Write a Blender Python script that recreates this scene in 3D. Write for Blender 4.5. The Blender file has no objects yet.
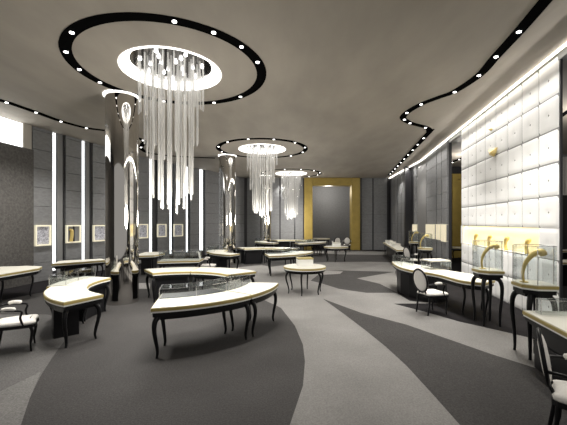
import bpy, bmesh, math, random
from math import sin, cos, pi, radians as R
from mathutils import Vector, Matrix
random.seed(4)
S = bpy.context.scene
C = S.collection
F, HX, HY, EYE, CEIL = 335.0, 283.5, 222.0, 2.0, 5.15

# ---------------------------------------------------------------- camera, world, exposure
cam = bpy.data.cameras.new('camera'); co = bpy.data.objects.new('camera', cam); C.objects.link(co)
cam.sensor_width = 36.0; cam.lens = 36.0 * F / 567.0
cam.shift_y = (HY - 212.5) / 567.0
cam.clip_start = 0.05; cam.clip_end = 200
co.location = (0, 0, EYE); co.rotation_euler = (pi/2, 0, 0)
S.camera = co
w = bpy.data.worlds.new('world'); S.world = w; w.use_nodes = True
WB = w.node_tree.nodes['Background']; WB.inputs[0].default_value = (1.0, 0.97, 0.93, 1); WB.inputs[1].default_value = 0.16
S.view_settings.view_transform = 'Standard'; S.view_settings.look = 'None'
S.view_settings.exposure = 1.35; S.view_settings.gamma = 1.0; S.view_settings.use_curve_mapping = False
S.cycles.use_denoising = True
S.cycles.max_bounces = 8; S.cycles.transparent_max_bounces = 24
S.cycles.sample_clamp_indirect = 4.0
S.cycles.caustics_reflective = False; S.cycles.caustics_refractive = False

E_CHANDELIER, E_SPOT, E_RIM, E_COVE = 95.0, 90.0, 1.3, 2.2
def lamp(name, kind, loc, energy, parent=None, color=(1, .96, .9), rot=(0, 0, 0), **kw):
    l = bpy.data.lights.new(name, kind); l.energy = energy; l.color = color
    for k, v in kw.items(): setattr(l, k, v)
    o = bpy.data.objects.new(name, l); C.objects.link(o); o.location = loc; o.rotation_euler = rot
    if parent: o.parent = parent
    return o

# ---------------------------------------------------------------- materials
def pmat(name, col, rough=.5, metal=0, noise=None, emit=None, bump=None, spec=None, alpha=None, coat=None):
    m = bpy.data.materials.new(name); m.use_nodes = True
    nt = m.node_tree; b = nt.nodes['Principled BSDF']
    b.inputs['Base Color'].default_value = (*col, 1); b.inputs['Roughness'].default_value = rough
    b.inputs['Metallic'].default_value = metal
    if spec is not None: b.inputs['Specular IOR Level'].default_value = spec
    if alpha is not None: b.inputs['Alpha'].default_value = alpha
    if coat is not None: b.inputs['Coat Weight'].default_value = coat
    if emit: b.inputs['Emission Color'].default_value = (*emit[0], 1); b.inputs['Emission Strength'].default_value = emit[1]
    tc = nt.nodes.new('ShaderNodeTexCoord')
    if noise:   # (scale, amount, stretch)
        sc, amt = noise[0], noise[1]; st = noise[2] if len(noise) > 2 else (1, 1, 1)
        mp = nt.nodes.new('ShaderNodeMapping'); mp.inputs['Scale'].default_value = st
        n = nt.nodes.new('ShaderNodeTexNoise'); n.inputs['Scale'].default_value = sc; n.inputs['Detail'].default_value = 5
        r = nt.nodes.new('ShaderNodeMapRange'); r.inputs['From Min'].default_value = .3; r.inputs['From Max'].default_value = .7
        r.inputs['To Min'].default_value = 1-amt; r.inputs['To Max'].default_value = 1+amt
        mx = nt.nodes.new('ShaderNodeVectorMath'); mx.operation = 'SCALE'; mx.inputs[0].default_value = col
        nt.links.new(tc.outputs['Object'], mp.inputs[0]); nt.links.new(mp.outputs[0], n.inputs['Vector'])
        nt.links.new(n.outputs['Fac'], r.inputs['Value']); nt.links.new(r.outputs[0], mx.inputs['Scale'])
        nt.links.new(mx.outputs[0], b.inputs['Base Color'])
    if bump:
        n2 = nt.nodes.new('ShaderNodeTexNoise'); n2.inputs['Scale'].default_value = bump[0]; n2.inputs['Detail'].default_value = 4
        bp = nt.nodes.new('ShaderNodeBump'); bp.inputs['Strength'].default_value = bump[1]; bp.inputs['Distance'].default_value = .02
        nt.links.new(tc.outputs['Object'], n2.inputs['Vector']); nt.links.new(n2.outputs['Fac'], bp.inputs['Height'])
        nt.links.new(bp.outputs[0], b.inputs['Normal'])
    return m
def glass_mat(name, tint, refl=.12, rough=.02):
    m = bpy.data.materials.new(name); m.use_nodes = True; nt = m.node_tree; nt.nodes.clear()
    o = nt.nodes.new('ShaderNodeOutputMaterial'); t = nt.nodes.new('ShaderNodeBsdfTransparent'); g = nt.nodes.new('ShaderNodeBsdfGlossy')
    t.inputs[0].default_value = (*tint, 1); g.inputs['Roughness'].default_value = rough
    f = nt.nodes.new('ShaderNodeLayerWeight'); f.inputs['Blend'].default_value = .25
    r = nt.nodes.new('ShaderNodeMapRange'); r.inputs['To Min'].default_value = refl*.4; r.inputs['To Max'].default_value = min(1, refl*4)
    mx = nt.nodes.new('ShaderNodeMixShader')
    nt.links.new(f.outputs['Fresnel'], r.inputs['Value']); nt.links.new(r.outputs[0], mx.inputs[0])
    nt.links.new(t.outputs[0], mx.inputs[1]); nt.links.new(g.outputs[0], mx.inputs[2]); nt.links.new(mx.outputs[0], o.inputs[0])
    return m
def carpet(name, col, var=.16):
    m = pmat(name, col, .85, noise=(55, var), bump=(200, .25), spec=.25)
    nt = m.node_tree; b = nt.nodes['Principled BSDF']
    src = b.inputs['Base Color'].links[0].from_socket
    tc = nt.nodes.new('ShaderNodeTexCoord'); v = nt.nodes.new('ShaderNodeTexNoise'); v.inputs['Scale'].default_value = .9; v.inputs['Detail'].default_value = 3
    r = nt.nodes.new('ShaderNodeMapRange'); r.inputs['From Min'].default_value = .3; r.inputs['From Max'].default_value = .7
    r.inputs['To Min'].default_value = .86; r.inputs['To Max'].default_value = 1.14
    s = nt.nodes.new('ShaderNodeVectorMath'); s.operation = 'SCALE'
    nt.links.new(tc.outputs['Object'], v.inputs['Vector']); nt.links.new(v.outputs['Fac'], r.inputs['Value'])
    nt.links.new(src, s.inputs[0]); nt.links.new(r.outputs[0], s.inputs['Scale']); nt.links.new(s.outputs[0], b.inputs['Base Color'])
    return m
M = dict(
    ceiling=pmat('ceiling_plaster', (.36, .325, .275), .8, noise=(1.6, .10, (1, .35, 1)), bump=(1.5, .05)),
    dark=carpet('dark_carpet', (.040, .038, .037), .35), light=carpet('light_carpet', (.25, .243, .235), .42),
    mid=carpet('mid_carpet', (.18, .175, .168), .2), left_mid=carpet('left_mid_carpet', (.095, .092, .090), .3), left_light=carpet('left_light_carpet', (.135, .131, .127), .3), perim=pmat('dark_stone_floor', (.016, .015, .016), .9, spec=.05, noise=(4, .2)),
    stone=pmat('grey_stone', (.205, .208, .213), .7, noise=(7, .12, (1, 1, 2.5)), bump=(30, .1)),
    rough=pmat('granular_stone', (.09, .085, .08), .75, noise=(14, .3), bump=(30, .5)),
    darkwall=pmat('dark_wall', (.028, .028, .031), .4), reveal=pmat('grey_reveal', (.20, .20, .20), .4),
    black=pmat('black_lacquer', (.008, .008, .009), .35, spec=.2), blackmat=pmat('black_track', (.004, .004, .004), 1, spec=0),
    top=pmat('cream_leather', (.60, .585, .515), .5), white=pmat('white_lacquer', (.85, .85, .82), .4),
    gold=pmat('brushed_gold', (.40, .32, .11), .5, metal=.2), goldwall=pmat('gold_panel', (.36, .26, .06), .5, metal=.2, noise=(3, .1)),
    horn=pmat('gold_leaf', (.72, .55, .20), .35, metal=.3), fabric=pmat('ivory_fabric', (.74, .72, .68), .8, noise=(60, .06)),
    chrome=pmat('dark_chrome', (.62, .60, .57), .045, metal=1), post=pmat('steel', (.6, .6, .6), .25, metal=1),
    pad=pmat('white_tufted_leather', (.88, .88, .87), .5), beige=pmat('beige_plaster', (.45, .42, .37), .6),
    rim=pmat('lit_rim', (.9, .9, .9), .5, emit=((1, .98, .94), E_RIM)), cove=pmat('led_cove', (.9, .9, .9), .5, emit=((1, .95, .86), E_COVE)),
    slit=pmat('light_slit', (.9, .9, .9), .5, emit=((.93, .97, 1), .7)), window=pmat('bright_window', (.9, .9, .9), .3, emit=((.97, .99, 1), 1.2)),
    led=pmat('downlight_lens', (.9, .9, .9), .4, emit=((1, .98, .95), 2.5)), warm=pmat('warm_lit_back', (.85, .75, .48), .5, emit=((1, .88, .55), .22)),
    warmdim=pmat('warm_niche_panel', (.75, .68, .5), .5, emit=((1, .9, .65), .16)),
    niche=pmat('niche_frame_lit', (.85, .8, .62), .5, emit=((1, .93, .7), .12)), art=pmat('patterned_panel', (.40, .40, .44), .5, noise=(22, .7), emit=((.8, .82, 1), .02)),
    rod=pmat('crystal_rod', (.72, .71, .68), .15, emit=((1, .97, .92), .03), alpha=.42), bulb=pmat('chandelier_bulb', (.9, .9, .9), .4, emit=((1, 1, 1), 2)),
    mirror=pmat('chandelier_mirror', (.25, .24, .23), .1, metal=1), glass=glass_mat('clear_glass', (.94, .955, .955), .07), glassd=glass_mat('smoked_glass', (.72, .74, .74), .3),
)

# ---------------------------------------------------------------- helpers
def P(px, py, z=0.0):
    d = F * (EYE - z) / (py - HY); return Vector(((px-HX)/F*d, d, z))
def link(name, bm, mat, parent=None, smooth=False, mats=None):
    me = bpy.data.meshes.new(name); bmesh.ops.recalc_face_normals(bm, faces=bm.faces); bm.to_mesh(me); bm.free()
    for m in (mats or [mat]): me.materials.append(m)
    if smooth:
        for p in me.polygons: p.use_smooth = True
    o = bpy.data.objects.new(name, me); C.objects.link(o)
    if parent: o.parent = parent
    return o
def tag(o, label, cat, group=None):
    o['label'] = label; o['category'] = cat
    if group: o['group'] = group
    return o
def thing(name, label, cat, loc=(0, 0, 0), rz=0, group=None):
    o = bpy.data.objects.new(name, None); C.objects.link(o); o.location = loc; o.rotation_euler = (0, 0, rz)
    return tag(o, label, cat, group)
def struct(o): o['kind'] = 'structure'; return o
def kids(o): return [x for x in bpy.data.objects if x.parent == o]
def dup(root, loc, rz, label, group=None):
    def cp(o, par):
        c = o.copy(); C.objects.link(c)
        if par: c.parent = par
        for ch in kids(o): cp(ch, c)
        return c
    src = root; r = cp(src, None); r.location = loc; r.rotation_euler = (0, 0, rz); r['label'] = label
    if group: r['group'] = group
    return r
def box(bm, x0, x1, y0, y1, z0, z1, M4=None, mi=0):
    vs = [bm.verts.new((x, y, z)) for x in (x0, x1) for y in (y0, y1) for z in (z0, z1)]
    if M4 is not None:
        for v in vs: v.co = M4 @ v.co
    for f in ((0,1,3,2), (4,6,7,5), (0,4,5,1), (2,3,7,6), (0,2,6,4), (1,5,7,3)):
        bm.faces.new([vs[i] for i in f]).material_index = mi
def prism(bm, pts, z0, z1, mi=0):
    a = [bm.verts.new((p[0], p[1], z0)) for p in pts]; b = [bm.verts.new((p[0], p[1], z1)) for p in pts]
    n = len(pts)
    for f in [bm.faces.new(a), bm.faces.new(b)] + [bm.faces.new((a[i], a[(i+1) % n], b[(i+1) % n], b[i])) for i in range(n)]: f.material_index = mi
def tube(bm, pts, rads, n=8, sx=1.0):
    rings = []
    for i, p in enumerate(pts):
        p = Vector(p); t = (Vector(pts[min(i+1, len(pts)-1)]) - Vector(pts[max(i-1, 0)])).normalized()
        u = t.orthogonal().normalized() if i == 0 else (u - t*u.dot(t)).normalized()
        v = t.cross(u); r = rads[i] if hasattr(rads, '__len__') else rads
        rings.append([bm.verts.new(p + (u*cos(a) + v*sin(a)*sx)*r) for a in [2*pi*k/n for k in range(n)]])
    for a, b in zip(rings, rings[1:]):
        for k in range(n): bm.faces.new((a[k], a[(k+1) % n], b[(k+1) % n], b[k]))
    bm.faces.new(rings[0][::-1]); bm.faces.new(rings[-1])
def lathe(bm, prof, n=24, c=(0, 0), cap=True):
    rings = [[bm.verts.new((c[0]+r*cos(2*pi*k/n), c[1]+r*sin(2*pi*k/n), z)) for k in range(n)] for r, z in prof]
    for a, b in zip(rings, rings[1:]):
        for k in range(n): bm.faces.new((a[k], a[(k+1) % n], b[(k+1) % n], b[k]))
    if cap: bm.faces.new(rings[0][::-1]); bm.faces.new(rings[-1])
def spline(pts, k=6, closed=False):
    out = []; n = len(pts); P_ = [Vector(p) for p in pts]
    rng = range(n if closed else n-1)
    for i in rng:
        p0 = P_[(i-1) % n] if closed or i > 0 else P_[0]; p1 = P_[i]; p2 = P_[(i+1) % n]
        p3 = P_[(i+2) % n] if closed or i+2 < n else P_[-1]
        for j in range(k):
            t = j/k
            out.append(.5*((2*p1) + (p2-p0)*t + (2*p0-5*p1+4*p2-p3)*t*t + (3*p1-p0-3*p2+p3)*t**3))
    if not closed: out.append(P_[-1])
    return out
def inset(pts, d):
    n = len(pts); P2 = [Vector((p[0], p[1])) for p in pts]
    area = sum(P2[i].x*P2[(i+1) % n].y - P2[(i+1) % n].x*P2[i].y for i in range(n))
    s = 1 if area > 0 else -1; out = []
    for i in range(n):
        e0 = (P2[i]-P2[i-1]).normalized(); e1 = (P2[(i+1) % n]-P2[i]).normalized()
        n0 = Vector((-e0.y, e0.x))*s; n1 = Vector((-e1.y, e1.x))*s
        m = n0+n1; m = m/max(.35, m.length_squared/2) * (1 if m.length > 1e-6 else 0)
        out.append(P2[i] + m*d)
    return out
def sector(r0, r1, a0, a1, n=18, c=(0, 0)):
    a0, a1 = R(a0), R(a1)
    return [(c[0]+r1*cos(a0+(a1-a0)*k/n), c[1]+r1*sin(a0+(a1-a0)*k/n)) for k in range(n+1)] + \
           [(c[0]+r0*cos(a1+(a0-a1)*k/n), c[1]+r0*sin(a1+(a0-a1)*k/n)) for k in range(n+1)]
def add_bevel(o, wd=.005, seg=2):
    b = o.modifiers.new('bevel', 'BEVEL'); b.width = wd; b.segments = seg; b.limit_method = 'ANGLE'; return o

# ---------------------------------------------------------------- table parts
def leg_bm(x, y, dx, dy, h=.62, k=1.0, fat=1.0, prof=None):
    bm = bmesh.new()
    prof = prof or [(-.015, h), (.03, h-.04), (.055*k, h-.12), (.05*k, h*.62), (.015, h*.36), (-.008, h*.15), (.004, .02), (.012, 0)]
    pts = spline([(x+dx*o, y+dy*o, z) for o, z in prof], 3)
    n = len(pts); rr = [.033-.018*min(1, 1.25*i/n) for i in range(n)]; rr[-1] = .018; rr = [q*fat for q in rr]
    tube(bm, pts, rr, 8); return bm
def top_layers(root, pts, z=.75, apron=.115):
    bm = bmesh.new(); prism(bm, inset(pts, .012), z-.01, z+.004); link('table_top', bm, M['top'], root)
    bm = bmesh.new(); prism(bm, pts, z-.05, z-.008); link('gold_trim', bm, M['gold'], root)
    bm = bmesh.new(); prism(bm, inset(pts, .008), z-.075, z-.05); link('white_trim', bm, M['white'], root)
    bm = bmesh.new(); prism(bm, inset(pts, .022), z-.075-apron*.55, z-.075); prism(bm, inset(pts, .06), z-.075-apron, z-.075-apron*.55); link('apron', bm, M['black'], root)
def glass_case(root, pts, z0, z1, posts=True, name='glass_case', mat=None):
    """panes as thin solid walls with a lid, corner posts as sub-parts"""
    bm = bmesh.new(); n = len(pts)
    a = [bm.verts.new((p[0], p[1], z0)) for p in pts]; b = [bm.verts.new((p[0], p[1], z1)) for p in pts]
    for i in range(n): bm.faces.new((a[i], a[(i+1) % n], b[(i+1) % n], b[i]))
    bm.faces.new(b)
    g = link(name, bm, mat or M['glass'], root)
    so = g.modifiers.new('solid', 'SOLIDIFY'); so.thickness = .006
    bm = bmesh.new(); q = [Vector((p[0], p[1], z1)) for p in pts]
    for i in range(n):
        if (q[i]-q[(i+1) % n]).length > 1e-4: tube(bm, [q[i], q[(i+1) % n]], .0045, 4)
    link('case_rim', bm, M['post'], g)
    if posts:
        for i in posts:
            bm = bmesh.new(); tube(bm, [(pts[i][0], pts[i][1], z0), (pts[i][0], pts[i][1], z1)], .006, 6); link('corner_post', bm, M['post'], g)
    return g
def arc_table(cx, cy, r0, r1, a0, a1, label, group, legs=None, body=None, glass=None, z=.75, seam=999, bed=False):
    t = thing('curved_display_table', label, 'display table', (cx, cy, 0), 0, group)
    top_layers(t, sector(r0, r1, a0, a1), z)
    ad = math.degrees(.10/((r0+r1)/2))
    for (a, r) in (legs or [(a0+ad*.8, r0+.1), (a0+ad*.8, r1-.09), (a1-ad*.8, r0+.1), (a1-ad*.8, r1-.09)]):
        rm = (r0+r1)/2; s = 1 if r > rm else -1; tt = 0 if abs(a-seam) < 12 else (.8 if a > (a0+a1)/2 else -.8); v = Vector((s*cos(R(a))-tt*sin(R(a)), s*sin(R(a))+tt*cos(R(a)))).normalized()
        bm = leg_bm(r*cos(R(a)), r*sin(R(a)), v.x, v.y, z-.15, 1, 1.3); link('leg', bm, M['black'], t, True)
    if body:
        bm = bmesh.new(); prism(bm, sector(*body), 0.0, z-.1); link('base_cabinet', bm, M['black'], t)
    if glass:
        g0, g1, ga0, ga1, h = glass; pts = sector(g0, g1, ga0, ga1, 8)
        if bed:
            bm = bmesh.new(); prism(bm, inset(pts, .01), z+.003, z+.012); link('display_bed', bm, M['darkwall'], t)
        glass_case(t, pts, z+.005, z+h, posts=[0, 4, 8, 9, 13, 17])
    return t
def poly_table(pts, label, group=None, legs=None, body=None, z=.75, glass=None, name='display_counter', cat='display counter', apron=.09):
    cx = sum(p[0] for p in pts)/len(pts); cy = sum(p[1] for p in pts)/len(pts)
    L = lambda q: [(p[0]-cx, p[1]-cy) for p in q]
    t = thing(name, label, cat, (cx, cy, 0), 0, group); top_layers(t, L(pts), z, apron)
    for (x, y) in L(legs or []):
        v = Vector((x, y)).normalized(); link('leg', leg_bm(x, y, v.x, v.y, z-.07-apron*.8), M['black'], t, True)
    if body:
        bm = bmesh.new(); prism(bm, L(body), 0, z-.1)
        link('base_cabinet', bm, M['black'], t)
    if glass:
        for (gp, h) in glass: glass_case(t, L(gp), z+.005, z+h, posts=list(range(len(gp))))
    return t

# ================================================================ SETTING
RD = Vector((.1806, 1)).normalized()
def rw(d): return 5.146 + .1806*(d-6.28)            # x of the right wall face at depth d
LW = [(-9.9, -3), (-9.35, 5.0), (-8.88, 7.76), (-8.42, 9.955), (-8.28, 10.99), (-7.455, 14.07), (-6.99, 15.99), (-5.72, 18.5), (-4.45, 20.85), (-3.23, 23.3), (-2.76, 24.0)]
LW = [Vector(p) for p in LW]
def hit_left(px):
    k = (px-HX)/F
    for a, b in zip(LW, LW[1:]):
        fa, fb = a.x-k*a.y, b.x-k*b.y
        if fa*fb <= 0: t = fa/(fa-fb); return a+(b-a)*t
def band(bm, pts, t, z0, z1, side=1, mi=0):
    """vertical slab along a polyline, thickness t on the outer side"""
    q = []
    for i, p in enumerate(pts):
        d = (pts[min(i+1, len(pts)-1)]-pts[max(i-1, 0)]).normalized(); q.append(p + Vector((-d.y, d.x))*t*side)
    for i in range(len(pts)-1): prism(bm, [pts[i], pts[i+1], q[i+1], q[i]], z0, z1, mi)

# floor with inlaid carpet shapes
bm = bmesh.new()
prism(bm, [(-12, -3), (14, -3), (14, 30), (-12, 30)], -.2, 0, 4)
def inlay(pts, z, mi, world=False):
    q = [(p[0], p[1]) if world else P(p[0], p[1])[:2] for p in pts]
    vs = [bm.verts.new((x, y, z)) for x, y in q]; f = bm.faces.new(vs); f.material_index = mi
    bmesh.ops.triangulate(bm, faces=[f])
inlay([P(*p)[:2] for p in [(393.4, 303.8), (425, 312), (460, 322), (500, 331), (530, 338)]] + [(5.0, 5.3), (rw(6.5), 6.5), (rw(11), 11), (3.9, 11)], .003, 4, True)
fl_pts_outer = [(-8.7, -3), (3.0, -3), (3.9, 3.2), (4.6, 5.3)]
inlay([(-8.2, -3), (3.6, -3)] + [(rw(d)-.9, d) for d in (3.5, 6, 9, 12, 16, 19)] + [(6.4, 23.4), (-2.2, 23.4), (-3.6, 21), (-5, 17.8), (-6.0, 14.5), (-6.6, 11.2), (-6.7, 9.9), (-8.2, 6.0)], .002, 0, True)
# light patch on the left and the near foreground
inlay([P(-260, 314.6)[:2], P(47, 314.6)[:2], P(63, 318)[:2], P(75, 322)[:2], P(66.7, 338)[:2], P(52, 358)[:2], P(40, 377)[:2], P(30, 398)[:2], P(21, 425)[:2], (-2.3, 2.2), (-2.2, 1.0), (-4, -1), (-8, -2)], .004, 5, True)
inlay([P(-40, 425)[:2], P(0, 392)[:2], P(41, 372)[:2], P(30, 398)[:2], P(21, 425)[:2], (-2.3, 2.2), (-2.6, 1.2)], .006, 6, True)
# central light field
cl = [P(*p)[:2] for p in [(281, 308), (295, 326), (303, 345), (305, 362), (303, 386), (297, 408), (290, 425)]]
cr = [P(*p)[:2] for p in [(459.7, 425), (434, 396), (406.5, 366), (387, 348), (366, 331), (345, 315), (323, 299)]]
inlay(cl + [(-.1, 2.2), (-.4, 1.0), (-.4, -2), (2.4, -2), (2.0, 2.4)] + cr + [P(*p)[:2] for p in [(361, 313), (406, 324.7), (450, 340), (490, 354), (528, 366)]] + [(3.6, 4.4), (4.4, 5.3)] +
      [P(*p)[:2] for p in [(530, 338), (500, 331), (460, 322), (425, 312), (393.4, 303.8), (440, 303.5), (410, 301)]] +
      [P(*p)[:2] for p in [(396, 293), (367, 293), (339, 289), (322, 283.6), (310.6, 280.7), (318, 275), (324.7, 271), (341.7, 270.5), (395, 272), (400, 262.5)]] +
      [P(*p)[:2] for p in [(370, 261.8), (330, 262), (300, 263.5), (270, 267), (250, 275), (243, 284), (250, 293), (266, 301)]], .004, 1, True)
# dark wedge running right towards the viewer
inlay([P(*p)[:2] for p in [(323, 299), (361, 313), (406, 324.7), (450, 340), (490, 354), (528, 366)]] + [(3.4, 4.3), (3.2, 1.5), (2.2, 1.9)] + cr[:-1], .006, 0, True)
# far lens and streaks
inlay([P(*p)[:2] for p in [(395, 272), (357, 278.5), (380, 284), (396.8, 292.5), (398, 282)]], .006, 1, True)
inlay([P(*p)[:2] for p in [(313, 273), (327, 271), (343, 271.5), (340, 274), (320, 275)]], .006, 2, True)
inlay([P(*p)[:2] for p in [(300, 252), (350, 250.5), (392, 252), (392, 255), (340, 254.5)]], .006, 1, True)
inlay([P(*p)[:2] for p in [(135, 283), (150, 283.5), (150, 289), (133, 289)]], .006, 2, True)
inlay([P(*p)[:2] for p in [(232, 268), (262, 265), (275, 268), (264, 272), (240, 271)]], .006, 1, True)
inlay([P(*p)[:2] for p in [(281, 308), (300, 296), (322, 318), (352, 345), (352, 375), (345, 425), (290, 425), (303, 386), (305, 362), (303, 345), (295, 326)]], .0055, 3, True)
fl = struct(link('floor', bm, None, mats=[M['dark'], M['mid'], M['light'], M['mid'], M['perim'], M['left_mid'], M['left_light']]))

# ceiling
CH = [(-2.33, 7.0), (-.92, 14.5), (.49, 21.75)]
bm = bmesh.new(); ee = []
def loop(pts, z):
    v = [bm.verts.new((x, y, z)) for x, y in pts]; return [bm.edges.new((v[i], v[(i+1) % len(v)])) for i in range(len(v))]
ee += loop([(-12, -3), (14, -3), (14, 30), (-12, 30)], CEIL)
for cx, cy in CH: ee += loop([(cx+1.0*cos(2*pi*k/64), cy+1.0*sin(2*pi*k/64)) for k in range(64)], CEIL)
bmesh.ops.triangle_fill(bm, edges=ee, use_beauty=True)
prism(bm, [(-12, -3), (14, -3), (14, 30), (-12, 30)], CEIL+.25, CEIL+.4); struct(link('ceiling', bm, M['ceiling']))

# left wall: lower granular part, dark backing, clerestory window, pillar
bm = bmesh.new(); band(bm, LW, .25, 0, CEIL, 1); struct(link('wall_left', bm, M['darkwall']))
i31, i21, i30 = hit_left(31), hit_left(21), hit_left(29.5)
seg = [LW[0]-Vector((0, 0)), LW[1], LW[2], LW[3], i31]
bm = bmesh.new(); band(bm, seg, -.10, 0, 4.36, 1); struct(link('wall_left', bm, M['rough']))
segw = [LW[1], LW[2], LW[3], i21]
bm = bmesh.new(); band(bm, segw, -.05, 4.36, 5.12, 1); o = struct(link('window_1', bm, M['window']))
bm = bmesh.new()
for k in range(5):
    a = segw[0].lerp(segw[1], k/5) if k < 5 else None
    band(bm, [a, a+(segw[1]-segw[0]).normalized()*.05], -.07, 4.36, 5.12, 1)
link('window_frame', bm, M['reveal'], o)
bm = bmesh.new(); band(bm, [i21, i30], -.08, 4.36, CEIL, 1); struct(link('wall_left', bm, M['beige']))

def stone_panel(a, b, z0=0.0, z1=CEIL, t=.07, step=.63, side=1, mat=None, gap=.012, name='wall_left'):
    bm = bmesh.new(); z = z0
    while z < z1-.02:
        zz = min(z+step, z1); band(bm, [a, b], -t, z+gap, zz-gap*.2, side); z = zz
    return struct(link(name, bm, mat or M['stone']))
bays = [(31, 51, 'p'), (52.2, 55.2, 's'), (56.3, 61.7, 'r'), (64.4, 80, 'p'), (81.8, 83.9, 's'), (84.7, 88.5, 'r'), (91.5, 106.5, 'p'), (110, 112.4, 's'), (118, 130, 'p'),
        (137, 148, 'p'), (149.3, 151.5, 's'), (157, 168.5, 'p'), (169.6, 171.2, 's'), (173.2, 184.5, 'p'), (186, 187.4, 's'), (189.5, 198, 'p'),
        (199.5, 202.5, 's'), (204.5, 219, 'p'), (221, 232, 'p'), (234, 243.5, 'p')]
nslit = 0
for x0, x1, k in bays:
    a, b = hit_left(x0), hit_left(x1)
    if k == 'p': stone_panel(a, b)
    elif k == 's':
        nslit += 1
        bm = bmesh.new(); band(bm, [a, b], -.02, .3, CEIL-.02, 1)
        words = ['first', 'second', 'third', 'fourth', 'fifth', 'sixth', 'seventh'][nslit-1]
        tag(link('strip_light', bm, M['slit']), words + ' tall glowing vertical light strip on the left stone wall from the near end', 'strip light', 'vertical light strips of the left wall')
    else:
        bm = bmesh.new(); band(bm, [a, b], -.04, 0, CEIL, 1); struct(link('wall_left', bm, M['reveal']))
# small lit niches on the panels
for i, (x0, x1, yt, yb) in enumerate([(34, 50, 225, 245.7), (65.4, 80, 225, 242.7), (92.6, 106.2, 225, 241.2), (138, 148, 224, 238.3), (157.5, 166.5, 224, 237), (174, 183, 224, 236.3)]):
    a, b = hit_left(x0-1.8), hit_left(x1-1.8); mid = (a+b)/2; d = mid.y
    z1, z0 = EYE-(yt-HY)/F*d, EYE-(yb-HY)/F*d
    u = (b-a).normalized(); nrm = Vector((u.y, -u.x)); ang = math.atan2(u.y, u.x); wd = (b-a).length
    base = mid + nrm*.075
    lab = ['patterned lit wall niche nearest the granular stone wall', 'lit wall niche with a golden ornament inside', 'patterned lit wall niche just left of the chrome column',
           'patterned lit wall niche just right of the chrome column', 'lit wall niche second to the right of the chrome column', 'lit wall niche third to the right of the chrome column'][i]
    t = thing('wall_niche', lab, 'wall niche', (base.x, base.y, z0), ang, 'lit niches of the left wall'); h = z1-z0
    bm = bmesh.new(); fw = .05
    for (xa, xb, za, zb) in ((-wd/2, -wd/2+fw, 0, h), (wd/2-fw, wd/2, 0, h), (-wd/2+fw, wd/2-fw, 0, fw), (-wd/2+fw, wd/2-fw, h-fw, h)): box(bm, xa, xb, -.07, 0, za, zb)
    link('frame', bm, M['niche'], t)
    bm = bmesh.new(); box(bm, -wd/2+fw, wd/2-fw, -.02, 0, fw, h-fw); link('back_panel', bm, M['art'] if i != 1 else M['reveal'], t)
    if i == 1:
        bm = bmesh.new(); tube(bm, spline([(-.1*wd-.05, -.04, fw), (-.08, -.05, .45*h), (-.15*wd, -.05, .7*h), (-.3*wd, -.05, .75*h)], 4), [.06]*9+[.04]*3+[.02], 8)
        ob = link('gold_ornament', bm, M['horn']); ob.location = t.location; ob.rotation_euler = t.rotation_euler
        tag(ob, 'small curved golden ornament inside a lit niche of the left wall', 'ornament')
        bm = bmesh.new(); box(bm, .0, .06*wd, -.06, -.02, fw, h-fw); link('divider', bm, M['darkwall'], t)

# back wall with gold portal
YB = 24.0
px0, px1 = 1.47, 5.44
bm = bmesh.new(); box(bm, -3.2, px0, YB, YB+.3, 0, CEIL); box(bm, px1, 9.5, YB, YB+.3, 0, CEIL); struct(link('wall_back', bm, M['darkwall']))
bm = bmesh.new(); box(bm, px0-.2, px1+.2, YB+4.0, YB+4.2, 0, CEIL); struct(link('wall_back', bm, M['stone']))
lamp('portal_fill', 'POINT', (3.45, 26, 4.4), 60, shadow_soft_size=.3)  # added fill light for the portal interior, not an actual fixture
for x0, x1 in ((-2.6, -1.5), (-1.4, -.3), (-.2, .75), (.85, 1.4), (5.6, 6.35), (6.45, 7.4)):
    bm = bmesh.new(); z = 0
    while z < CEIL-.02: box(bm, x0, x1, YB-.06, YB, z+.01, min(z+1.26, CEIL)); z += 1.26
    struct(link('wall_back', bm, M['stone']))
dr = bmesh.new()
for x0, x1, z0, z1 in ((px0, px0+.6, 0, CEIL), (px1-.6, px1, 0, CEIL), (px0+.6, px1-.6, CEIL-.55, CEIL)): box(dr, x0, x1, YB-.25, YB+.5, z0, z1)
struct(add_bevel(link('door_1', dr, M['goldwall']), .03))

# right wall, far stone part: from d=12.8 to the back corner
def wedge_pt(d, off=0): return Vector((rw(d)+off, d))
fr = [Vector((rw(12.8), 12.8)), Vector((rw(17), 17)), Vector((7.65, YB))]
bm = bmesh.new(); band(bm, fr, .1, 0, CEIL, -1); struct(link('wall_right', bm, M['darkwall']))
def hit_right(px):
    k = (px-HX)/F
    for a, b in zip(fr, fr[1:]):
        fa, fb = a.x-k*a.y, b.x-k*b.y
        if fa*fb <= 0: t = fa/(fa-fb); return a+(b-a)*t
for x0, x1, m in ((443.6, 448.7, 's'), (438.6, 443, 's'), (428, 437.8, 's'), (418.7, 427.6, 'b'), (415, 418.3, 's'), (406.5, 410.8, 's'), (402.5, 406, 's'), (399, 402, 's'), (395.4, 398.4, 's'), (392.3, 394.9, 's')):
    a, b = hit_right(x1), hit_right(x0)
    if a is None or b is None: continue
    stone_panel(a, b, side=-1, name='wall_right', mat=M['stone'] if m == 's' else M['reveal'], step=.63 if m == 's' else CEIL)
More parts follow.
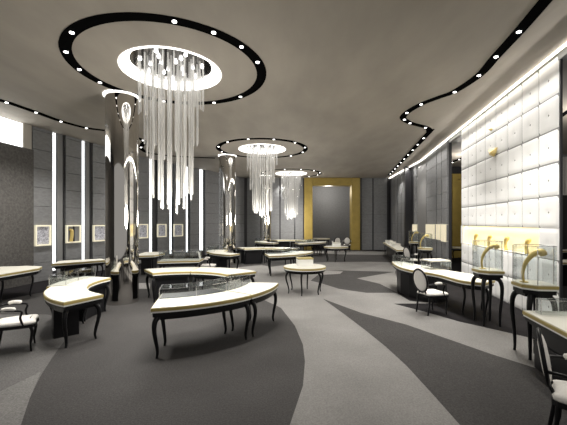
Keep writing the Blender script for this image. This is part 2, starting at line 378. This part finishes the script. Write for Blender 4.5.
for i, (x0, x1, yb) in enumerate([(414.5, 418.4, 232), (428.2, 436.6, 239), (438.8, 442.4, 240), (444, 448.3, 242)]):
    a, b = hit_right(x1), hit_right(x0); d = (a.y+b.y)/2; z0 = EYE-(yb-HY)/F*a.y; z1 = EYE-(224.3-HY)/F*d
    bm = bmesh.new(); band(bm, [a, b], -.12, z0, z1, -1)
    bmesh.ops.bevel(bm, geom=bm.edges[:], offset=.01, segments=1)
    tag(link('lit_wall_panel', bm, M['warmdim']), ['narrow', 'widest', 'second from the right', 'rightmost'][i] + ' warm lit display panel on the right stone wall left of the white tufted wall', 'lit panel', 'warm lit panels of the right wall')

# white tufted wall block d 6.28..11.5
D0, D1 = 6.28, 11.5
ZB = [0, .66, 1.28, 1.88, 2.5, 3.14, 3.78, 4.42, CEIL]
Lw = (D1-D0)/RD.y; NC = 8; cw = Lw/NC
t0 = Vector((rw(D0), D0)); ang = math.atan2(RD.y, RD.x)
Mw = Matrix.Translation((t0.x, t0.y, 0)) @ Matrix.Rotation(ang, 4, 'Z')     # local +x along the wall, -y... room is on +y side
bm = bmesh.new()
box(bm, 0, Lw, -.05, -.02, 0, 1.28, Mw); box(bm, 0, Lw, -.05, -.02, 1.88, CEIL, Mw); struct(link('wall_right', bm, M['reveal'])); bm = bmesh.new(); box(bm, cw*.9, Lw, -.25, -.20, 1.2, 1.96, Mw); box(bm, cw*.9, Lw, -.20, -.05, 1.2, 1.28, Mw); box(bm, cw*.9, Lw, -.20, -.05, 1.88, 1.96, Mw)
box(bm, 0, cw, -.05, -.02, 1.28, 1.88, Mw); box(bm, cw*.9, cw, -.20, -.05, 1.28, 1.88, Mw); box(bm, Lw-.2, Lw, -.20, 0, 1.28, 1.88, Mw)
struct(link('wall_right', bm, M['pad']))
niche_c = Mw @ Vector((Lw*.56, -.1, 1.86))
lamp('niche_strip', 'AREA', niche_c, 5, color=(1, .78, .38), shape='RECTANGLE', size=Lw*.8, size_y=.05, rot=(0, 0, ang))
bm = bmesh.new()
def pillow(x0, x1, z0, z1):
    n = 12; vs = []
    for i in range(n+1):
        row = []
        for j in range(n+1):
            u, v = i/n, j/n; e = min(u, 1-u, v, 1-v)
            h = .014*(1-max(0, 1-e/.05)**2)
            r = math.hypot(u-.5, v-.5); h -= .012*math.exp(-(r/.085)**2)
            th = math.atan2(v-.5, u-.5); h -= .006*math.exp(-(r/.22)**2)*(.5+.5*cos(4*th))
            row.append(bm.verts.new(Mw @ Vector((x0+(x1-x0)*u, h-.02, z0+(z1-z0)*v))))
        vs.append(row)
    for i in range(n):
        for j in range(n): bm.faces.new((vs[i][j], vs[i+1][j], vs[i+1][j+1], vs[i][j+1]))
for c in range(NC):
    for r_ in range(8):
        if r_ == 2 and c >= 1: continue
        g = .007; gz = .022 if (r_ + c//3) % 3 else .010
        pillow(c*cw+g, (c+1)*cw-g, ZB[r_]+gz*.5, ZB[r_+1]-gz)
struct(link('wall_right', bm, M['pad'], smooth=True))
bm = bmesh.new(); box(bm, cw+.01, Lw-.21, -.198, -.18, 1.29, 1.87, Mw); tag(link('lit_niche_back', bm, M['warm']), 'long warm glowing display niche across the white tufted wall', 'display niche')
for i, xx in enumerate((1.3, 2.3, 3.3, 4.3)):
    bm = bmesh.new(); r0 = .09
    tube(bm, spline([(xx, -.11, 1.285), (xx+.02, -.1, 1.42), (xx-.05, -.09, 1.55), (xx-.16, -.09, 1.62)], 4), [.05, .045, .04, .04, .035, .035, .04, .045, .05, .055, .05, .04, .02], 8)
    for v in bm.verts: v.co = Mw @ v.co
    tag(link('gold_horn', bm, M['horn'], smooth=True), ['first', 'second', 'third', 'fourth'][i] + ' small gold jewellery horn from the right in the lit niche of the white wall', 'jewellery display', 'gold horns in the lit niche')
# gold ornament on wall
def wall_pt(px, py):
    k = (px-HX)/F; d = (5.146-.1806*6.28)/(k-.1806); return Vector((k*d, d, EYE-(py-HY)/F*d))
for nm, pts_, lab in (('wall_ornament', [(489, 150), (498.5, 147), (497, 153), (494.5, 157), (490, 155)], 'gold faceted butterfly shaped ornament on the white tufted wall'),
                      ('wall_ornament', [(490.2, 129.5), (492, 128), (493.5, 129), (492, 131)], 'tiny gold stud ornament high on the white tufted wall')):
    q = [wall_pt(*p) for p in pts_]; nrm = Vector((-RD.y, RD.x, 0)); cen = sum(q, Vector())/len(q) + nrm*.10
    bm = bmesh.new(); a = [bm.verts.new(p+nrm*.02) for p in q]; f = bm.verts.new(cen)
    for i in range(len(a)): bm.faces.new((a[i], a[(i+1) % len(a)], f))
    bm.faces.new(a[::-1]); tag(link(nm, bm, M['horn']), lab, 'ornament')

# header over the openings, cove light along the whole right wall
bm = bmesh.new()
for d0, d1 in ((-2.5, D0), (D1, 12.8)): prism(bm, [wedge_pt(d0), wedge_pt(d1), wedge_pt(d1, .3), wedge_pt(d0, .3)], CEIL-.12, CEIL)
struct(link('trim_1', bm, M['reveal']))
cv = [Vector((rw(-2), -2)), Vector((rw(6.28), 6.28)), Vector((rw(12.8), 12.8)), Vector((rw(17), 17)), Vector((7.65, YB-.1))]
for k in range(9):
    d_ = .8+2.6*k; p_ = Vector((rw(d_)-.38, d_, CEIL-.12))
    lamp('cove_wash', 'AREA', p_, 15, shape='RECTANGLE', size=2.4, size_y=.08, rot=(R(28), 0, math.atan2(RD.y, RD.x)))
bm = bmesh.new(); band(bm, [p-Vector((.11, 0)) for p in cv], -.02, CEIL-.06, CEIL-.012, -1); struct(link('trim_2', bm, M['cove']))
# side hall beyond the openings
bm = bmesh.new(); box(bm, 13.7, 13.9, -3, 20, 0, CEIL); struct(link('wall_right', bm, M['darkwall']))
bm = bmesh.new(); box(bm, 6.9, 14, 19, 19.2, 0, CEIL)
struct(link('wall_back', bm, M['darkwall']))
bm = bmesh.new(); 
for x0, x1, z0, z1 in ((9.45, 9.75, 0, 4.7), (10.75, 11.1, 0, 4.7), (9.75, 10.75, 4.4, 4.7)): box(bm, x0, x1, 18.75, 19.0, z0, z1)
struct(link('door_2', bm, M['goldwall']))
bm = bmesh.new(); box(bm, 9.75, 10.75, 18.93, 18.98, 0, 4.4); struct(link('door_2', bm, M['goldwall']))
for p_ in ((8.6, 15.5, 4.4), (8.4, 9, 4.4)): lamp('side_hall_fill', 'POINT', p_, 55, shadow_soft_size=.2)  # added fill lights that brighten the gold door and side hall ceiling
# dark glazed screen and drape seen at the right edge
bm = bmesh.new(); box(bm, .09, .12, -.06, -.02, 0, CEIL, Matrix.Translation((rw(D0)-.03, D0-.13, 0)) @ Matrix.Rotation(ang, 4, 'Z')); struct(link('trim_3', bm, M['darkwall']))

# ================================================================ CEILING TRACKS
def track(pts, w_, dots, label, closed=False, group='black ceiling light tracks', z=CEIL):
    t = thing('ceiling_track', label, 'light track', (0, 0, 0), 0, group)
    bm = bmesh.new(); n = len(pts); q0, q1 = [], []
    for i, p in enumerate(pts):
        a = pts[i-1] if (closed or i > 0) else pts[0]; b = pts[(i+1) % n] if (closed or i < n-1) else pts[-1]
        d = (Vector(b[:2])-Vector(a[:2])).normalized(); nn = Vector((-d.y, d.x))*w_/2
        q0.append(Vector(p[:2])+nn); q1.append(Vector(p[:2])-nn)
    for i in range(n if closed else n-1):
        j = (i+1) % n
        vs = [bm.verts.new((v.x, v.y, zz)) for zz in (z-.012, z-.001) for v in (q0[i], q1[i], q1[j], q0[j])]
        for f in ((0, 1, 2, 3), (4, 5, 6, 7), (0, 1, 5, 4), (1, 2, 6, 5), (2, 3, 7, 6), (3, 0, 4, 7)): bm.faces.new([vs[k] for k in f])
    link('track_channel', bm, M['blackmat'], t)
    me = None
    for (x, y, e) in dots:
        if me is None:
            b2 = bmesh.new(); lathe(b2, [(.037, 0), (.037, -.012), (.03, -.016)], 12); o = link('downlight', b2, M['led'], t); me = o.data
        else: o = bpy.data.objects.new('downlight', me); C.objects.link(o); o.parent = t
        o.location = (x, y, z-.012)
        if e: lamp('spot', 'SPOT', (x, y, z-.06), e, t, spot_size=R(95), spot_blend=.8, shadow_soft_size=.06)
    return t
def arclen(pts, s0, step, closed=False):
    out = []; acc = -s0
    n = len(pts)
    for i in range(n if closed else n-1):
        a, b = Vector(pts[i][:2]), Vector(pts[(i+1) % n][:2]); L = (b-a).length
        while acc+L >= 0:
            t = -acc/L if L else 0; out.append(a+(b-a)*min(1, t)); acc -= step
        acc += L
    return out
near = ['nearest', 'middle', 'farthest']
dots1 = [(76.6, 33.5), (65.5, 51), (72.4, 68.6), (92, 83), (174.6, 16.2), (220, 25.7), (250.5, 42.7), (261.6, 61), (235.5, 94.4), (213, 101.4)]
for i, (cx, cy) in enumerate(CH):
    ring = [(cx+1.87*cos(2*pi*k/72), cy+1.87*sin(2*pi*k/72)) for k in range(72)]
    if i == 0:
        dd = []
        for px, py in dots1:
            p = P(px, py, CEIL); v = (Vector(p[:2])-Vector((cx, cy))).normalized()*1.87; dd.append((cx+v.x, cy+v.y, E_SPOT))
        dd.append((cx+1.87*cos(2.0), cy+1.87*sin(2.0), 0))
    else: dd = [(cx+1.87*cos(2*pi*k/12+.3), cy+1.87*sin(2*pi*k/12+.3), E_SPOT if k % 3 == 0 else 0) for k in range(12)]
    track(ring, .2, dd, 'black circular light track on the ceiling around the %s chandelier' % near[i], True)
rt = [(560, -16), (545.5, 0), (519, 31), (496, 56), (479, 75), (455, 91), (440, 96.7), (421, 104), (407, 112.3), (403, 118), (410, 122.7), (420, 125.5), (427.5, 127.8), (429, 131), (425, 136.5), (389, 175)]
rp = spline([P(x, y, CEIL) for x, y in rt], 5)
rd = [P(x, y, CEIL) for x, y in [(518.9, 30.9), (496.1, 56), (478.9, 74.8), (454.7, 91.4), (421.2, 103.8), (407, 112.3), (404.5, 119), (410, 122.7), (425.5, 127.2)]]
tail = [rp[k] for k in range(len(rp)) if rp[k].y > 12.3]
far = arclen(tail, .2, 1.05)
track(rp, .19, [(p.x, p.y, E_SPOT) for p in rd] + [(p[0], p[1], E_SPOT if k % 4 == 0 else 0) for k, p in enumerate(far)], 'black winding light track on the ceiling along the right side')
lt = [(-70, 78), (0, 100), (7, 102), (36, 112), (61, 121), (86, 127.7), (106, 130.5), (125, 134), (137, 137.6), (144, 141), (141, 147), (143, 150), (150, 153), (175, 156), (215, 158)]
lp = spline([P(x, y, CEIL) for x, y in lt], 4)
ld = [P(x, y, CEIL) for x, y in [(-30, 90.5), (6.7, 102), (36, 112), (61, 121), (86.4, 127.7), (143, 140), (141, 147)]]
track(lp, .19, [(p.x, p.y, E_SPOT) for p in ld] , 'black winding light track on the ceiling along the left stone wall')
track([(8.6, 14.3), (8.75, 16), (8.9, 18.5)], .19, [(8.6+.07*k, 14.4+.8*k, 0) for k in range(5)], 'short straight black light track over the side hall opening')
track([(6.3, 2.5), (6.55, 5), (8.6, 11)], .16, [(6.3+.1*k, 2.6+.9*k, 0) for k in range(3)], 'black light track in the side hall at the right edge')

# ================================================================ CHROME COLUMNS
TO = [(-2.4, 7.1), (-1.02, 14.6), (.42, 21.6)]
COL = [(x-1.64, y+1.29) for x, y in TO]
for i, (cx, cy) in enumerate(COL):
    t = thing('column', ('nearest and largest' if i == 0 else near[i]) + ' polished chrome round column left of the %s chandelier' % near[i], 'column', (cx, cy, 0), 0, 'mirror chrome columns')
    bm = bmesh.new(); lathe(bm, [(.385, 0), (.385, CEIL-.03)], 64, cap=False); sh = link('shaft', bm, M['chrome'], t, False)
    for p in sh.data.polygons: p.use_smooth = True
    bm = bmesh.new(); lathe(bm, [(.43, CEIL-.035), (.43, CEIL)], 48); link('lit_collar', bm, M['rim'], t)

# ================================================================ CHANDELIERS
rod_me = {}
for i, (cx, cy) in enumerate(CH):
    t = thing('chandelier', '%s round chandelier of long hanging crystal rods in a white ceiling ring' % near[i], 'chandelier', (cx, cy, CEIL), 0, 'crystal rod chandeliers')
    bm = bmesh.new(); n = 64
    lathe(bm, [(1.015, -.001), (1.015, -.014), (.97, -.014), (.81, .13), (.81, .14), (1.0, .0)], n, cap=False)
    link('light_ring', bm, M['rim'], t, True)
    bm = bmesh.new(); lathe(bm, [(.815, .13), (.815, .145)], n); link('mirror_disc', bm, M['mirror'], t)
    k = 0
    for rr, cnt in ((.22, 4), (.42, 6), (.62, 7)):
        for q in range(cnt):
            a = 2*pi*q/cnt+rr*3; bm = bmesh.new(); lathe(bm, [(.034, .13), (.038, .10), (.02, .08)], 10)
            o = link('bulb', bm, M['bulb'], t, True); o.location = (rr*cos(a), rr*sin(a), 0)
    # rods: rings, inner ones long, outer ones short
    rnd = random.Random(7+i)
    for rr, cnt, zb in ((.64, 20, -.88), (.53, 14, -1.7), (.42, 13, -2.75), (.26, 9, -2.95), (.1, 3, -3.0)):
        for q in range(cnt):
            a = 2*pi*q/cnt + rr*5; z = zb + rnd.uniform(-.12, .12) + (.12*cos(a) if rr > .45 else 0)
            key = round(z, 1)
            if key not in rod_me:
                bm = bmesh.new(); lathe(bm, [(.019, 0), (.019, key+.02), (.008, key)], 6); o = link('crystal_rod', bm, M['rod'], t, True); rod_me[key] = o.data
            else: o = bpy.data.objects.new('crystal_rod', rod_me[key]); C.objects.link(o); o.parent = t
            o.location = (rr*cos(a), rr*sin(a), .128)
    lamp('glow', 'POINT', (0, 0, -3.0), E_CHANDELIER, t, shadow_soft_size=.35)

# ================================================================ TABLE CLUSTERS

for i, (cx, cy) in enumerate(TO):
    g = 'curved tables under the %s chandelier' % near[i]; w_ = near[i]; big = i == 0
    A = lambda *a, **k: arc_table(cx, cy, *a, **k)
    A(1.30, 2.31, -78, -36.6, 'cream topped curved table with glass, front left of the ring under the %s chandelier' % w_, g, seam=-36.4, bed=True, legs=[(-74, 1.75), (-76, 2.25), (-39, 1.75), (-38.5, 2.25)], glass=(1.33, 1.72, -77, -37.5, .16))
    A(1.30, 2.31, -36.2, -6, 'cream topped curved table with glass, right end of the ring under the %s chandelier' % w_, g, seam=-36.4, bed=True, legs=[(-33, 1.75), (-34, 2.25), (-10, 1.75), (-9, 2.22)], glass=(1.33, 1.72, -35.5, -7, .16))
    A(1.38, 2.2, 39, 88, 'cream topped curved table on the far right of the ring under the %s chandelier' % w_, g, seam=88)
    A(1.38, 2.2, 88.5, 126, 'curved table on black cabinet, far left of the ring under the %s chandelier' % w_, g, seam=88, body=(1.48, 2.05, 92, 121))
    arc_table(cx-.08, cy, 1.46, 2.2, 163, 196, 'cream topped curved table with glass, left by the column under the %s chandelier' % w_, g, seam=196, glass=(1.88, 2.17, 164, 195, .2), body=(1.56, 2.05, 165, 193))
    arc_table(cx-.08, cy, 1.45, 2.12, 196.4, 244, 'cream topped pointed curved table, near left of the ring under the %s chandelier' % w_, g, seam=196, body=(1.62, 2.0, 200, 224))
# little posts and jewellery pieces in the front glass
for k, (a, r) in enumerate( ((-31, 1.42), (-24, 1.52), (-17, 1.42), (-10, 1.52), (-28, 1.56), (-6, 1.4))):
    bm = bmesh.new(); lathe(bm, [(.04, 0), (.04, .008), (.007, .012), (.007, .09), (.022, .095), (.022, .11)], 10)
    o = link('jewellery_stand', bm, M['post'], smooth=False); o.location = (TO[0][0]+r*cos(R(a)), TO[0][1]+r*sin(R(a)), .763)
    tag(o, 'small steel jewellery stand, %s from left in the glass of the nearest curved table' % ['first', 'third', 'fourth', 'fifth', 'second', 'rightmost'][k], 'jewellery stand', 'jewellery stands in the curved glass case')

# round tables in the middle
def round_table(x, y, r, label, nleg=6, rot=.3):
    t = thing('round_table', label, 'round table', (x, y, 0), rot, 'round cream tables')
    top_layers(t, [(r*cos(2*pi*k/40), r*sin(2*pi*k/40)) for k in range(40)], .75, .08)
    for k in range(nleg):
        a = 2*pi*k/nleg; link('leg', leg_bm((r-.12)*cos(a), (r-.12)*sin(a), cos(a), sin(a), .62, 1.3), M['black'], t, True)
    return t
def display_box(x, y, z, w_, h, label, gold=True, rot=.1):
    t = thing('display_box', label, 'display box', (x, y, z), rot)
    bm = bmesh.new(); box(bm, -w_/2, w_/2, -w_/2, w_/2, 0, h-.03); link('body', bm, M['white'], t)
    bm = bmesh.new(); box(bm, -w_/2-.01, w_/2+.01, -w_/2-.01, w_/2+.01, h-.03, h); add_bevel(link('lid', bm, M['gold'] if gold else M['top'], t))
    return t
round_table(.60, 9.5, .60, 'round cream topped table with a white box, in the centre of the hall')
display_box(.60, 9.55, .755, .42, .23, 'white display box with gold lid on the central round table')
round_table(2.68, 17.1, .62, 'round cream topped table with a small white box near the gold portal')
display_box(2.7, 17.1, .755, .36, .2, 'white display box on the round table near the gold portal', False)
round_table(2.9, 25.6, .65, 'farthest round cream topped table seen through the gold portal', 4)

# ================================================================ COUNTERS ON THE LEFT
poly_table([(-6.72, 8.0), (-6.60, 9.05), (-6.78, 9.42), (-7.3, 9.55), (-8.0, 9.35), (-8.35, 6.6), (-7.2, 6.4)], 'cream topped counter against the granular stone wall at the left edge', 'wall side counters',
           legs=[(-6.8, 9.0), (-7.0, 8.3), (-7.9, 9.2), (-7.9, 7.2), (-7.2, 6.8)])
poly_table([(-6.9, 9.95), (-5.83, 11.0), (-6.2, 11.45), (-7.2, 10.75)], 'cream topped counter by the left wall behind the chrome column', 'wall side counters',
           legs=[(-6.7, 10.25), (-6.0, 11.0), (-6.3, 11.25), (-7.0, 10.65)], body=[(-6.7, 10.25), (-6.2, 10.8), (-6.4, 11.0), (-6.95, 10.5)])
poly_table([(-5.55, 12.3), (-4.85, 12.6), (-4.75, 13.4), (-5.1, 14.0), (-5.75, 13.9)], 'small cream topped table just right of the nearest column', 'wall side counters',
           legs=[(-5.4, 12.5), (-5, 12.8), (-5.6, 13.7), (-5.1, 13.8)], body=[(-5.4, 12.7), (-5.05, 12.8), (-5.1, 13.5), (-5.5, 13.6)])
poly_table([(-4.0, 10.6), (-2.75, 10.9), (-2.75, 11.5), (-4.1, 11.3)], 'long glass showcase table behind the nearest table ring', 'wall side counters',
           legs=[(-3.9, 10.75), (-2.9, 10.98), (-2.9, 11.4), (-3.95, 11.2)], glass=[([(-3.96, 10.65), (-2.8, 10.93), (-2.8, 11.46), (-4.04, 11.26)], .3)])

# ================================================================ RIGHT LONG COUNTER
outer = [(3.32, 10.2), (3.22, 9.3), (3.36, 8.6), (3.68, 8.0), (3.80, 7.15), (4.12, 6.85)]
front = [Vector(p) for p in outer]; sp = spline([Vector((p.x, p.y, 0)) for p in front], 5)
fo = [(p.x, p.y) for p in sp]
back = [(4.62, 7.75), (4.52, 8.0), (4.25, 8.7), (4.05, 9.4), (3.85, 10.1), (3.7, 10.6), (3.45, 10.65)]
poly_table(fo + [(4.55, 7.2)] + back, 'long curved cream topped counter with black curved base before the white tufted wall', 'right side counters',
           legs=[(3.86, 7.2), (4.25, 7.05), (4.5, 7.6)], body=[(3.42, 10.1), (3.30, 9.45), (3.36, 8.95), (3.55, 8.5), (3.78, 8.25), (4.15, 8.5), (3.9, 9.3), (3.55, 10.3)],
           glass=[([(3.42, 10.45), (3.36, 9.5), (3.68, 9.5), (3.66, 10.45)], .22)])
t = thing('glass_showcase', 'clear glass showcase with a cream lid on the long curved right counter', 'showcase', (4.08, 9.0, .757), R(8))
g_ = glass_case(t, [(-.28, -.22), (.3, -.22), (.3, .22), (-.28, .22)], 0, .2, posts=[0, 1, 2, 3])
bm = bmesh.new(); box(bm, -.28, .3, -.22, .22, .2, .235); add_bevel(link('lid', bm, M['top'], t))

def stand(x, y, rz, label, z=1.07, w_=.23, dd=.275, gh=.56, k=1.0):
    t = thing('display_stand', label, 'display stand', (x, y, 0), rz, 'tall display stands')
    c = .14; pts = [(-w_+c, -dd), (w_-c*.3, -dd), (w_, -dd+c), (w_, dd-c), (w_-c, dd), (-w_+c, dd), (-w_, dd-c), (-w_, -dd+c)]
    top_layers(t, pts, z, .11)
    for sx, sy in ((-1, -1), (1, -1), (1, 1), (-1, 1)):
        q = 1/math.sqrt(2); bm = leg_bm(sx*(w_-.12), sy*(dd-.12), sx*q, sy*q, z-.16, 1, 1.35, [(-.02, z-.16), (.05, z-.2), (.085, z-.32), (.08, z*.5), (.055, z*.25), (.05, .08), (.055, 0)]); link('leg', bm, M['black'], t, True)
    gp = inset(pts, .02); glass_case(t, gp, z+.005, z+gh, posts=[0, 2, 4, 6], mat=M['glass'])
    return t
def horn(x, y, z, s, rz, label):
    bm = bmesh.new(); pts = spline([(-.10, 0, 0), (-.115, 0, .14), (-.07, 0, .30), (.03, 0, .42), (.13, 0, .46), (.17, 0, .40)], 5)
    n = len(pts); rr = [.017+.05*(i/n)**1.5*(1 if i < n-3 else .8) for i in range(n)]; rr[-1] = .02
    tube(bm, [Vector(p)*s for p in pts], [r*s for r in rr], 10)
    lathe(bm, [(.06*s, 0), (.06*s, .012*s)], 12, (-.10*s, 0))
    o = link('necklace_stand', bm, M['horn'], smooth=True); o.location = (x, y, z); o.rotation_euler = (0, 0, rz)
    return tag(o, label, 'jewellery display', 'gold curved jewellery stands')
stand(4.02, 6.62, R(-6), 'tall glass topped display stand before the white wall, second from the right')
horn(4.04, 6.62, 1.076, 1.0, R(-10), 'gold curved jewellery stand in the second glass topped stand from the right')
stand(3.74, 5.03, R(-6), 'nearest tall glass topped display stand beside the white tufted wall', 1.09)
horn(3.72, 5.03, 1.096, 1.0, R(-10), 'largest gold curved jewellery stand in the nearest glass topped stand')
stand(5.15, 12.2, R(-8), 'tall display stand at the right stone wall beyond the long counter', gh=.5)
horn(5.1, 12.2, 1.076, .95, R(-10), 'gold curved jewellery stand on the stand before the right stone wall')
stand(6.2, 15.9, R(-8), 'farthest tall display stand at the right stone wall', gh=.5)
horn(6.2, 15.9, 1.076, .95, R(-10), 'farthest gold curved jewellery stand by the right stone wall')

poly_table([(5.05, 14.95), (5.6, 15.0), (6.75, 20.6), (6.2, 20.9)], 'straight cream topped counter far along the right stone wall', 'right side counters',
           legs=[(5.15, 15.1), (5.5, 15.15), (6.6, 20.5), (6.25, 20.6)], body=[(5.35, 16.0), (5.7, 16.0), (6.45, 20), (6.15, 20)])
for k, (x, y, s) in enumerate(((5.7, 17.0, .34), (6.0, 18.6, .34), (6.3, 20.0, .34))):
    display_box(x, y, .756, s, .16, ['nearest', 'middle', 'farthest'][k] + ' white display box on the far counter along the right stone wall', False)

# front right counter with cabinet
t = poly_table([(3.38, 4.74), (3.10, 3.30), (3.0, 2.6), (3.9, 2.45), (4.35, 4.62)], 'large cream topped counter with black panelled cabinet at the right edge', 'right side counters',
           legs=[(4.2, 4.5)], glass=[([(3.48, 4.62), (3.46, 4.5), (4.2, 4.35), (4.25, 4.53)], .2)])
bm = bmesh.new(); cx, cy = t.location.x, t.location.y
prism(bm, [(x-cx, y-cy) for x, y in [(3.46, 4.62), (3.2, 3.35), (3.12, 2.75), (3.8, 2.62), (4.1, 4.5)]], 0, .65)
cab = link('base_cabinet', bm, M['black'], t)
for zz in (.2, .42):
    bm = bmesh.new(); q = [Vector((3.43-cx, 4.6-cy)), Vector((3.175-cx, 3.36-cy)), Vector((3.09-cx, 2.77-cy))]
    band(bm, q, .02, zz, zz+.19, 1); link('drawer_front', bm, M['black'], cab)

# side hall counters seen through the openings
poly_table([(8.3, 16.4), (9.8, 16.2), (9.9, 16.8), (8.4, 17)], 'cream topped counter in the side hall seen through the gap left of the white wall', 'side hall counters', legs=[(8.4, 16.5), (9.7, 16.35), (9.75, 16.7), (8.5, 16.9)])
poly_table([(11.9, 14.4), (13.4, 14.8), (13.3, 15.4), (11.8, 15.0)], 'upper dark counter with cream top in the side hall at the right edge', 'side hall counters', body=[(12, 14.6), (13.2, 14.9), (13.1, 15.2), (12, 14.9)])
poly_table([(8.55, 10.3), (10.2, 10.7), (10.1, 11.3), (8.45, 10.9)], 'lower dark counter with cream top in the side hall at the right edge', 'side hall counters', body=[(8.65, 10.45), (10.05, 10.8), (10.0, 11.15), (8.6, 10.8)])
bm = bmesh.new(); n = 26
for k in range(n):
    x = 6.22+.5*k/n; box(bm, x, x+.015, 7.45+.03*sin(k*1.9), 7.49+.03*sin(k*1.9), 2.6, 3.45)
tag(link('drape', bm, M['fabric']), 'pale narrow pleated drape hanging at the right edge beside the white wall', 'curtain')
bm = bmesh.new(); box(bm, 6.2, 6.76, 7.43, 7.51, 3.45, 3.5); box(bm, 6.55, 6.58, 7.45, 7.48, 3.5, CEIL); tag(link('drape_rail', bm, M['reveal']), 'grey rail carrying the pale drape at the right edge', 'rail')

# ================================================================ CHAIRS
def make_chair(label, loc, rz, group='oval back armchairs'):
    """faces local +x"""
    t = thing('armchair', label, 'armchair', loc, rz, group)
    seat = [(.25, -.24), (.27, 0), (.25, .24), (-.20, .21), (-.22, 0), (-.20, -.21)]
    sq = [(p.x, p.y) for p in spline([Vector((x, y, 0)) for x, y in seat], 4, True)]
    bm = bmesh.new(); prism(bm, sq, .38, .425); link('seat_frame', bm, M['black'], t)
    bm = bmesh.new(); lay = [(.0, .425), (-.005, .45), (.015, .475), (.07, .488)]; rings = []
    for d, z in lay: rings.append([bm.verts.new((p[0], p[1], z)) for p in inset(sq, d+.01)])
    for a, b in zip(rings, rings[1:]):
        for k in range(len(a)): bm.faces.new((a[k], a[(k+1) % len(a)], b[(k+1) % len(a)], b[k]))
    bm.faces.new(rings[-1]); bm.faces.new(rings[0][::-1]); link('seat', bm, M['fabric'], t, True)
    for x, y in ((.22, -.2), (.22, .2)):
        bm = bmesh.new(); tube(bm, spline([(x-.01, y, .40), (x+.02, y, .30), (x, y, .12), (x+.01, y, 0)], 4), [.024]*5+[.02]*3+[.014]*5, 8); link('leg', bm, M['black'], t, True)
    for x, y in ((-.19, -.18), (-.19, .18)):
        bm = bmesh.new(); tube(bm, spline([(x, y, .42), (x-.01, y, .25), (x-.05, y, 0)], 4), [.024]*4+[.018]*4+[.014], 8); link('leg', bm, M['black'], t, True)
    # oval back
    cz, ry, rz_ = .73, .215, .245; lean = .16
    def bp(a, s=1.0, off=0.0):
        y, z = ry*s*cos(a), rz_*s*sin(a); return Vector((-.25-(z+.24)*lean+off, y, cz+z))
    bm = bmesh.new(); n = 32; pts = [bp(2*pi*k/n) for k in range(n)]; rings = []
    for k in range(n):
        o = pts[k]-Vector((-.25, 0, cz)); c0 = bp(0, 0); rad = (pts[k]-c0).normalized(); nx = Vector((1, 0, lean)).normalized()
        rings.append([bm.verts.new(pts[k]+(rad*cos(b)*.024+nx*sin(b)*.02)) for b in [2*pi*j/6 for j in range(6)]])
    for k in range(n):
        a, b = rings[k], rings[(k+1) % n]
        for j in range(6): bm.faces.new((a[j], a[(j+1) % 6], b[(j+1) % 6], b[j]))
    link('back_frame', bm, M['black'], t, True)
    bm = bmesh.new(); ringsf = []
    for s, off in ((.001, -.03), (.5, -.027), (.8, -.018), (.93, -.004), (.93, .008), (.8, .026), (.5, .04), (.001, .044)): ringsf.append([bm.verts.new(bp(2*pi*k/n, s, off)) for k in range(n)])
    for a, b in zip(ringsf, ringsf[1:]):
        for k in range(n): bm.faces.new((a[k], a[(k+1) % n], b[(k+1) % n], b[k]))
    link('backrest', bm, M['fabric'], t, True)
    for y in (-.1, .1):
        bm = bmesh.new(); tube(bm, [(-.2, y, .41), (-.255, y*1.1, .53)], [.018, .016], 6); link('back_support', bm, M['black'], t, True)
    for s in (-1, 1):
        bm = bmesh.new(); tube(bm, spline([(-.27, s*.205, .67), (-.15, s*.255, .68), (.02, s*.27, .665), (.12, s*.265, .64), (.10, s*.25, .54), (.14, s*.235, .41)], 5), .016, 8)
        a = link('armrest', bm, M['black'], t, True)
        bm = bmesh.new(); q = spline([(-.13, s*.258, .688), (-.05, s*.266, .70), (.05, s*.27, .688)], 4); tube(bm, q, [.012]+[.03]*(len(q)-2)+[.012], 8); link('arm_pad', bm, M['fabric'], a, True)
    return t
ch = make_chair('black oval back armchair with ivory seat beside the long curved right counter', (3.24, 7.36, 0), R(18))
dup(ch, (2.68, 2.98, 0), R(-36), 'nearest black oval back armchair, cropped by the right edge, facing the panelled cabinet')
dup(ch, (-4.2, 5.24, 0), R(30), 'black armchair with ivory seat cropped by the left edge')
dup(ch, (-2.72, 12.0, 0), R(5), 'black armchair behind the nearest table ring beside the long glass showcase')
dup(ch, (5.3, 13.7, 0), R(15), 'black armchair with ivory back between the far right counter and display stand')
dup(ch, (3.55, 22.6, 0), R(100), 'left one of the two dark armchairs before the gold portal')
dup(ch, (4.35, 22.9, 0), R(80), 'right one of the two dark armchairs before the gold portal')
